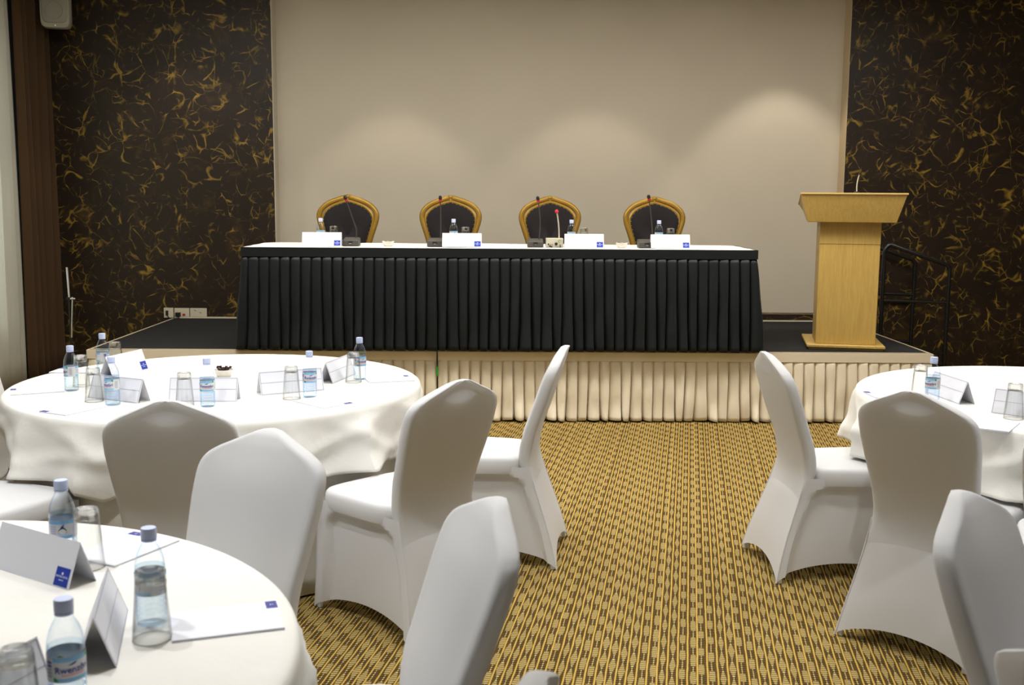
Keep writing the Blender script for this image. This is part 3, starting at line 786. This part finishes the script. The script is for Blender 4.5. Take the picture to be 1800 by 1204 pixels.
# name cards: centre of the ridge, and the way the logo side looks
cards = [
 ('folded white name card with blue logo side showing, left on the middle table', -1.785, 5.077, .96, -.28),
 ('folded name card, blank ruled side showing, behind the bottle nearest the left front', -1.577, 4.405, .45, .89),
 ('folded name card, ruled side showing, behind the shaded chair back', -1.22, 4.392, -.02, 1),
 ('folded name card, ruled side showing, beside the front bottle on middle table', -.905, 4.60, -.48, .876),
 ('folded name card turned nearly edge-on at the right end of middle table', -.755, 4.946, -.97, .24),
 ('large folded name card with blue logo at the left edge of nearest table', -1.019, 2.324, -.537, -.843),
 ('folded name card standing edge-on between two bottles on the nearest table', -.753, 1.964, -.966, -.257),
 ('folded name card in the bottom left corner behind an upturned glass', -.829, 1.618, -.94, .34),
 ('folded name card, ruled side showing, right of the bottle on right table', 1.925, 4.522, .995, .1),
 ('folded name card, ruled side showing, at the right edge behind a glass', 2.085, 4.135, .69, .73)]
for i, (lb, x, y, nx, ny) in enumerate(cards): place(kp, i, (x, y, ZT+.003), face(-nx, -ny), lb, 'folded name cards')
pads = [
 ('white notepad at the far left front of the middle table beside a bottle', -1.99, 4.585, PI+.43, 0),
 ('white notepad with blue corner at left front edge of middle table', -1.675, 4.185, -2.05, 0),
 ('white notepad at front edge of middle table right of centre', -.725, 4.350, -.78, 1),
 ('white notepad at the right end of the middle table', -.515, 4.925, .32, 1),
 ('white notepad half hidden behind the leftmost bottles', -2.03, 5.13, PI-.05, 0),
 ('white notepad with blue corner behind two bottles on the nearest table', -.893, 2.490, 1.12, 1),
 ('white notepad with blue corner at the right rim of the nearest table', -.540, 2.050, .32, 1),
 ('white notepad at the right edge on the right table near a glass', 1.86, 3.965, -2.2, 0),
 ('white notepad mostly hidden behind the shaded chair at the right table', 1.705, 4.585, PI+.05, 0)]
def mirror_pad():
    m2 = pad_proto()
    for ch in m2.children:
        ch.scale = (1, -1, 1)
    return m2
pm = mirror_pad(); up_, um_ = 0, 0
for lb, x, y, r, mir in pads:
    if mir: place(pm, um_, (x, y, ZT+.003), r, lb, 'notepads'); um_ += 1
    else: place(pp, up_, (x, y, ZT+.003), r, lb, 'notepads'); up_ += 1
bowls = [('small white bowl of dark sweets on the middle left table', -1.29, 4.98, ZT+.003),
         ('small white bowl on head table between first and second microphones', -.811, 7.79, TZ+.002),
         ('small white bowl on head table between third and fourth name cards', .872, 7.79, TZ+.002)]
for i, (lb, x, y, z) in enumerate(bowls):
    place(wp_, i, (x, y, z), 0, lb, 'small white bowls')
rnd = random.Random(4)
for k in range(7):
    a = k*2.4; r = .006+.0036*k
    sweet((-1.29+r*cos(a), 4.98+r*sin(a), ZT+.036+.004*(k % 3)), a*1.7, .9+.5*rnd.random(), 'dark wrapped sweet in the small bowl on the middle left table', 'sweets in the middle table bowl', .024)
for bx, nm in ((-.811, 'left'), (.872, 'right')):
    for k in range(4):
        a = k*1.7+bx
        sweet((bx+.02*cos(a), 7.79+.02*sin(a), TZ+.032), a*1.3, 1.45, 'dark wrapped sweet in the '+nm+' bowl on the head table', 'sweets in the '+nm+' head table bowl', .018)

# ------------------------------------------------------------------ settings on the head table
ORD = ('leftmost', 'second from left', 'third from left', 'rightmost')
for k, (x0, x1, by, gx, bx) in enumerate(((-1.412, -1.138, 0, -1.213, -1.302), (-.415, -.141, 0, -.258, -.343), (.453, .736, 0, .603, .511), (1.069, 1.352, 0, 1.233, 1.145))):
    dup(kp, ((x0+x1)/2, 7.728, TZ+.003), 0, 'white name card with blue logo on the head table, '+ORD[k], 'head table name cards')
    dup(bp, (bx, 7.84, TZ+.003), PI+.2, 'small water bottle behind the '+ORD[k]+' name card on head table', 'head table water bottles')
    dup(gp, (gx, 7.86, TZ+.003), 0, 'upturned glass behind the '+ORD[k]+' name card on head table', 'head table glasses')
def gooseneck(t_, pts, r, stem, head, ring=None, hr=.011, hl=.03):
    MB().tube(pts, r, 8).build('gooseneck', stem, t_)
    d_ = (Vector(pts[-1])-Vector(pts[-2])).normalized(); rot = d_.to_track_quat('Z', 'Y').to_matrix().to_4x4()
    T = Matrix.Translation(Vector(pts[-1])) @ rot
    if ring: MB().lathe([(hr*.6, -.002), (hr*.85, .002), (hr*.95, .014), (hr*.9, .016)], 14, T).build('ring_light', ring, t_)
    b = .016 if ring else 0
    MB().lathe([(hr*.75, b), (hr, b+hl*.25), (hr, b+hl*.6), (hr*.7, b+hl*.9), (hr*.2, b+hl)], 14, T).build('windscreen', head, t_)
def mic_unit(x, label, pts, tilt=0):
    t_ = thing('conference_microphone', label, 'microphone', (x, 7.80, TZ+.002), tilt, 'head table microphones')
    m_ = MB(); prof = [(-.058, 0), (.058, 0), (.058, .044), (-.056, .050)]
    m_.loft([[(-.057, -.06, 0), (.057, -.06, 0), (.057, .07, 0), (-.057, .07, 0)], [(-.057, -.055, .040), (.057, -.055, .040), (.057, .07, .055), (-.057, .07, .055)],
             [(-.05, -.045, .046), (.05, -.045, .046), (.05, .06, .060), (-.05, .06, .060)]])
    bev(m_.build('base_unit', M['mic_grey'], t_, False), .004, 2)
    MB().box(-.010, .010, -.0605, -.0585, .014, .022).build('badge', M['silver'], t_, False)
    MB().box(-.016, .016, -.0605, -.0590, .024, .036).build('speaker_slot', M['mic_black'], t_, False)
    gooseneck(t_, pts, .0042, M['mic_stem'], M['mic_black'], M['red'], .0125, .030)
    return t_
def curve(p0, p1, p2, n=10):
    a, b, c_ = Vector(p0), Vector(p1), Vector(p2)
    return [a*(1-s)**2+b*2*s*(1-s)+c_*s*s for s in [i/n for i in range(n+1)]]
mic_unit(-1.077, 'grey conference microphone with leaning gooseneck beside the leftmost name card', [(.030, .03, .05), (.034, .03, .09), (.030, .03, .13)]+[Vector((.030, .03, .13)).lerp(Vector((-.030, .0, .315)), s/6) for s in range(1, 7)])
mic_unit(-.472, 'grey conference microphone with upright gooseneck left of the second name card', curve((.036, .03, .05), (.038, .03, .2), (.036, .01, .318)))
mic_unit(.248, 'grey conference microphone with upright gooseneck beside the ivory unit', curve((.026, .03, .05), (.046, .03, .17), (.020, .01, .318)))
mic_unit(1.048, 'grey conference microphone partly behind the rightmost name card', curve((.052, .03, .05), (.044, .03, .2), (.018, .01, .335)))
t_ = thing('ivory_microphone_unit', 'ivory microphone control unit with red-tipped gooseneck on head table', 'microphone', (.386, 7.80, TZ+.002))
bev(MB().box(-.062, .062, -.05, .06, .004, .064).build('casing', M['mic_white'], t_, False), .004, 2)
for x, z, r in ((-.045, .022, .006), (-.028, .020, .003), (-.014, .020, .003), (.010, .024, .011)):
    MB().lathe([(r, 0), (r*.9, .008), (r*.3, .009)], 14, Matrix.Translation((x, -.05, z)) @ Matrix.Rotation(PI/2, 4, 'X')).build('knob', M['mic_black'], t_)
MB().tube([(.034+.009*cos(a*PI/6), -.0508, .044+.009*sin(a*PI/6)) for a in range(11)], .0013, 5).build('green_mark', M['green'], t_)
MB().tube(curve((.038, -.051, .018), (.042, -.075, .010), (.036, -.085, .002)), .004, 6).build('plug_cable', M['mic_black'], t_)
MB().tube(curve((-.036, -.051, .010), (-.03, -.07, .004), (-.02, -.075, .004)), .006, 6).build('plug_cable', M['mic_black'], t_)
gooseneck(t_, curve((.034, .02, .06), (.036, .02, .15), (.016, .0, .245)), .0048, M['mic_white'], M['red_foam'], None, .0125, .024)

# ------------------------------------------------------------------ gilded chairs behind the head table
OUT = [(.130, .40), (.137, .50), (.152, .62), (.180, .74), (.212, .84), (.230, .90), (.232, .945), (.214, .985), (.175, 1.022), (.125, 1.048), (.07, 1.066), (.03, 1.078)]
def gilt_chair():
    t_ = thing('gilt_chair', 'chair', 'chair')
    lean = lambda z: -.10*max(0, z-.45)
    L_ = [Vector((-x, lean(z), z)) for x, z in OUT]; R_ = [Vector((x, lean(z), z)) for x, z in reversed(OUT)]
    line = L_+[Vector((0, lean(1.085), 1.083))]+R_
    def sub(pts, k=3):
        out = []
        for i in range(len(pts)-1):
            p0, p1, p2, p3 = pts[max(i-1, 0)], pts[i], pts[i+1], pts[min(i+2, len(pts)-1)]
            for s in range(k):
                q = s/k; out.append(.5*((2*p1)+(p2-p0)*q+(2*p0-5*p1+4*p2-p3)*q*q+(3*p1-p0-3*p2+p3)*q**3))
        return out+[pts[-1]]
    sl = sub(line)
    MB().tube(sl, .022, 10).build('back_frame', M['gold'], t_)
    inner = [Vector((p.x*.87, p.y+.014, .40+(p.z-.40)*.957)) for p in sl]
    MB().tube(inner, .012, 8).build('frame_moulding', M['gold'], t_)
    # padded back
    pad = MB(); c_ = Vector((0, lean(.75), .75)); rings = []
    for k, (s_, dy) in enumerate(((1.0, 0), (.97, .018), (.85, .030), (.5, .038), (.1, .040))):
        rings.append([Vector((p.x*.985*s_, p.y+dy, c_.z+(p.z-.004-c_.z)*s_)) for p in inner])
    pad.loft(rings, False, True)
    rings = [[Vector((p.x*.985*s_, p.y-dy, c_.z+(p.z-.004-c_.z)*s_)) for p in inner] for s_, dy in ((1, 0), (.97, .012), (.5, .016), (.1, .016))]
    pad.loft(rings, False, True); pad.build('back_pad', M['uphol'], t_)
    # brass nails around the pad, facing the table (local +Y)
    nl = MB()
    tot = [0]
    for a, b in zip(inner, inner[1:]): tot.append(tot[-1]+(b-a).length)
    nn = 44
    me_ = MB().lathe([(.0028, 0), (.0022, .0014), (.0006, .002)], 7, Matrix.Rotation(-PI/2, 4, 'X')).mesh('nail', M['nail'])
    for k in range(nn):
        s_ = tot[-1]*(k+.5)/nn
        for i in range(len(tot)-1):
            if tot[i+1] >= s_: break
        p = inner[i].lerp(inner[i+1], (s_-tot[i])/(tot[i+1]-tot[i])); o = obj('nail', me_, t_); o.location = (p.x*.955, p.y+.020, .75+(p.z-.75)*.965)
    # carved crest
    cr = MB()
    for x, z, r, sx_ in ((0, 1.088, .020, 1.2), (-.026, 1.083, .014, 1.3), (.026, 1.083, .014, 1.3), (-.05, 1.076, .011, 1.6), (.05, 1.076, .011, 1.6), (0, 1.068, .013, 1)):
        cr.lathe([(r*.1, -r), (r*.7, -r*.7), (r, 0), (r*.7, r*.7), (r*.1, r)], 10, Matrix.Translation((x, lean(z)+.012, z)) @ Matrix.Diagonal((sx_, .8, .9, 1)))
    cr.build('carved_crest', M['gold'], t_)
    seat = MB(); rings = []
    for ins, z in ((.01, .40), (0, .41), (0, .45), (.02, .47), (.07, .485), (.15, .49)):
        ring = []
        for j in range(32):
            a = 2*PI*j/32; ring.append(((.25-ins)*math.copysign(abs(cos(a))**.5, cos(a)), .22+(.235-ins)*math.copysign(abs(sin(a))**.5, sin(a)), z))
        rings.append(ring)
    seat.loft(rings); seat.build('seat', M['uphol'], t_)
    rings = [[((.255+e)*math.copysign(abs(cos(2*PI*j/32))**.5, cos(2*PI*j/32)), .22+(.24+e)*math.copysign(abs(sin(2*PI*j/32))**.5, sin(2*PI*j/32)), z) for j in range(32)] for e, z in ((-.01, .345), (0, .355), (.004, .385), (0, .405), (-.02, .405))]
    MB().loft(rings).build('seat_rail', M['gold'], t_)
    for sx_, y, dy in ((-1, .40, .03), (1, .40, .03), (-1, .02, -.06), (1, .02, -.06)):
        pts = [(sx_*.215, y, .36), (sx_*.225, y+dy*.5, .28), (sx_*.212, y+dy*.4, .15), (sx_*.215, y+dy, .03), (sx_*.215, y+dy, .015), (sx_*.215, y+dy, .003)]
        MB().tube(pts, [.026, .024, .017, .014, .018, .018], 9).build('leg', M['gold'], t_)
    return t_
gc = gilt_chair()
for k, x in enumerate((-1.247, -.411, .399, 1.252)):
    place(gc, k, (x, 8.80, HS+.001), PI, 'gilded black-upholstered chair behind the head table, '+ORD[k], 'gilded chairs behind the head table')

# ------------------------------------------------------------------ lectern
lr = thing('lectern', 'pale wood lectern with trapezoid head standing at the right end of the stage', 'lectern', (2.562, 7.965, HS+.001), -.213)
# local: x right, y to the back; front face at y ~ -.23
bev(MB().box(-.262, .262, -.215, .40, 0, .018).build('plinth', M['wood_edge'], lr, False), .002, 1)
bev(MB().box(-.275, .275, -.232, .415, .018, .038).build('plinth_board', M['wood'], lr, False), .003, 1)
col = MB(); col.add([(-.212, -.165, .038), (.212, -.165, .038), (.205, .26, .038), (-.205, .26, .038), (-.212, -.165, .935), (.212, -.165, .935), (.205, .26, .935), (-.205, .26, .935)],
    [(3,2,1,0),(4,5,6,7),(0,1,5,4),(1,2,6,5),(2,3,7,6),(3,0,4,7)])
bev(col.build('column', M['wood'], lr, False), .003, 1)
bev(MB().box(-.2125, .2125, -.1675, -.160, .770, .930).build('upper_panel', M['wood'], lr, False), .0015, 1)
head = MB()
def hring(z, hw_, y0, y1, hb): return [(-hw_, y0, z), (hw_, y0, z), (hb, y1, z), (-hb, y1, z)]
head.loft([hring(.928, .306, -.235, .20, .286), hring(1.00, .326, -.256, .24, .312), [(-.362, -.292, 1.128), (.362, -.292, 1.128), (.345, .27, 1.05), (-.345, .27, 1.05)]])
bev(head.build('head', M['wood'], lr, False), .003, 1)
bev(MB().loft([[(-.368, -.298, 1.126), (.368, -.298, 1.126), (.350, .275, 1.048), (-.350, .275, 1.048)], [(-.368, -.298, 1.138), (.368, -.298, 1.138), (.350, .275, 1.060), (-.350, .275, 1.060)]]).build('reading_board', M['wood_edge'], lr, False), .002, 1)
gm = thing('lectern_microphone', 'thin pale gooseneck microphone on top of the wooden lectern', 'microphone', (2.59, 7.90, HS+1.139), -.2)
MB().lathe([(.02, 0), (.02, .006), (.008, .012)], 16).build('mount', M['mic_black'], gm)
gooseneck(gm, curve((0, 0, .01), (-.006, 0, .08), (.012, -.01, .132)), .0042, M['mic_white'], M['mic_black'], None, .010, .022)

# ------------------------------------------------------------------ stage steps with handrails at the right end
st = thing('stage_steps', 'black steps beside the right end of the stage', 'steps', (0, 0, 0))
for k, (x0, z) in enumerate(((3.12, .34), (3.42, .17))):
    bev(MB().box(x0, x0+.31, 8.80, 9.44, z-.03, z).build('tread', M['mic_black'], st, False), .004, 1)
    for y in (8.83, 9.41): MB().box(x0+.02, x0+.05, y-.015, y+.015, 0, z-.03).build('riser_post', M['rail'], st, False)
def handrail(y, label, x0=3.12, x1=3.66):
    t_ = thing('handrail', label, 'handrail', (0, 0, 0), 0, 'stage step handrails')
    def arc(c_, r, a0, a1, n=6): return [(c_[0]+r*cos(a0+(a1-a0)*i/n), y, c_[1]+r*sin(a0+(a1-a0)*i/n)) for i in range(n+1)]
    top = [(x0, y, .006), (x0, y, 1.10)]+arc((x0+.07, 1.17), .07, PI, PI*.62)+[(x1-.06, y, 1.085)]+arc((x1-.05, 1.03), .05, PI*.42, 0)+[(x1, y, .006)]
    MB().tube(top, .0165, 10).build('rail', M['rail'], t_)
    MB().tube([(x0, y, .78), (x1, y, .765)], .013, 8).build('mid_bar', M['rail'], t_)
    MB().tube([(x0, y, .36), (x1, y, .345)], .013, 8).build('lower_bar', M['rail'], t_)
handrail(8.75, 'black tubular handrail of the stage steps, the nearer one by the lectern')
handrail(9.49, 'black tubular handrail of the stage steps, the farther one against the wall')

# ------------------------------------------------------------------ wall fittings, speaker, stand, cable
def socket(x0, x1, z0, z1, label, kind):
    t_ = thing('wall_socket', label, 'socket', ((x0+x1)/2, YW, (z0+z1)/2), 0, 'sockets low on the plaster wall')
    w_, h = (x1-x0)/2, (z1-z0)/2
    bev(MB().box(-w_, w_, -.012, 0, -h, h).build('plate', M['socket'], t_, False), .003, 2)
    if kind == 0:
        MB().box(-w_*.55, -w_*.05, -.020, -.012, -h*.55, h*.45).build('plug', M['mic_black'], t_, False)
        MB().tube([(-.01, -.018, -h*.5), (0, -.02, -h*.9), (.012, -.015, -h*1.1)], .004, 6).build('lead', M['mic_black'], t_)
    elif kind == 1:
        MB().box(-w_*.75, -w_*.15, -.045, -.012, -h*.9, h*.0).build('plug', M['mic_black'], t_, False)
        MB().box(w_*.1, w_*.45, -.018, -.012, -h*.7, -h*.3).build('switch', M['red'], t_, False)
    else:
        for q in (-.45, .25):
            MB().box(w_*q-.010, w_*q+.010, -.0135, -.012, .004, .008, Matrix.Rotation(.4, 4, 'Y')).build('slot', M['mic_black'], t_, False)
socket(-2.999, -2.913, .512, .600, 'cream wall socket with a black plug, left of three by the stage', 0)
socket(-2.905, -2.772, .522, .598, 'cream double socket with dark plug and red switch, middle of three', 1)
socket(-2.766, -2.618, .522, .598, 'cream double socket with empty slots, right of three', 2)
tag(MB().box(-2.905, XL-.35, YW-.016, YW, HS+.004, HS+.017).build('cable_trunking', M['socket'], smooth=False), 'pale cable trunking along the wall base left of the head table', 'trunking')
tag(MB().box(1.5, XR-.1, YW-.016, YW, HS+.004, HS+.015).build('cable_trunking', M['socket'], smooth=False), 'pale cable trunking along the wall base between head table and lectern', 'trunking')
sp = thing('wall_speaker', 'pale wall loudspeaker in the top left corner above the plaster wall', 'speaker', (-3.70, 9.26, 2.945), .18)
rings = []
for y, e in ((.16, .03), (.10, .012), (.0, 0), (-.05, 0), (-.065, .006)):
    rings.append([((.118-e)*math.copysign(abs(cos(2*PI*j/40))**.3, cos(2*PI*j/40)), y, .21+(.20-e)*math.copysign(abs(sin(2*PI*j/40))**.3, sin(2*PI*j/40))) for j in range(40)])
MB().loft(rings).build('cabinet', M['speaker'], sp)
rings = [[((.103-e)*math.copysign(abs(cos(2*PI*j/40))**.35, cos(2*PI*j/40)), y, .222+(.172-e)*math.copysign(abs(sin(2*PI*j/40))**.35, sin(2*PI*j/40))) for j in range(40)] for y, e in ((-.064, 0), (-.071, .004), (-.073, .02), (-.073, .09))]
MB().loft(rings).build('grille', M['grille'], sp)
MB().lathe([(.072, 0), (.070, .004), (.066, .004), (.064, .001), (.03, -.002)], 32, Matrix.Translation((0, -.072, .15)) @ Matrix.Rotation(PI/2, 4, 'X')).build('driver_ring', M['grille'], sp)
MB().lathe([(.008, 0), (.007, .003), (.002, .004)], 12, Matrix.Translation((0, -.068, .030)) @ Matrix.Rotation(PI/2, 4, 'X')).build('badge', M['silver'], sp)
MB().box(-.03, .03, .14, .30, .18, .24).build('bracket', M['mic_black'], sp, False)
tag(MB().tube([(-3.91, 9.572, 3.02), (-3.91, 9.575, 2.6), (-3.92, 9.575, 1.6), (-3.92, 9.575, .6)], .006, 6).build('speaker_wire', M['socket']), 'thin pale wire running down from the corner loudspeaker', 'wire')
ms = thing('microphone_stand', 'thin chrome microphone stand with black clamp beside the brown curtain', 'stand', (-3.32, 8.3, 0))
MB().lathe([(.13, 0), (.13, .012), (.12, .02), (.02, .03)], 28).build('base', M['mic_black'], ms)
MB().tube([(0, 0, .02), (0, 0, .80)], .0095, 8).build('pole', M['rail'], ms)
MB().tube([(.0, 0, .80), (-.008, 0, 1.04)], .008, 8).build('upper_pole', M['chrome'], ms)
MB().tube([(.034, -.02, .815), (.012, -.02, .50)], .0065, 8).build('boom_arm', M['chrome'], ms)
MB().box(-.016, .02, -.02, .016, .785, .81).build('clamp', M['mic_black'], ms, False)
MB().tube([(.016, -.02, .80), (.055, -.02, .80)], .008, 8).build('clamp_screw', M['silver'], ms)
gcable = thing('hanging_cable', 'black cable with green end hanging in the stage skirt gap', 'cable', (-.45, YS-.045, 0))
MB().tube([(0, .05, HS+.004), (0, .012, HS-.004), (0, 0, .40), (.004, 0, .31)], .004, 6).build('cord', M['mic_black'], gcable)
MB().tube([(.001, 0, .40), (.003, -.001, .33)], .0065, 8).build('green_sleeve', M['green'], gcable)
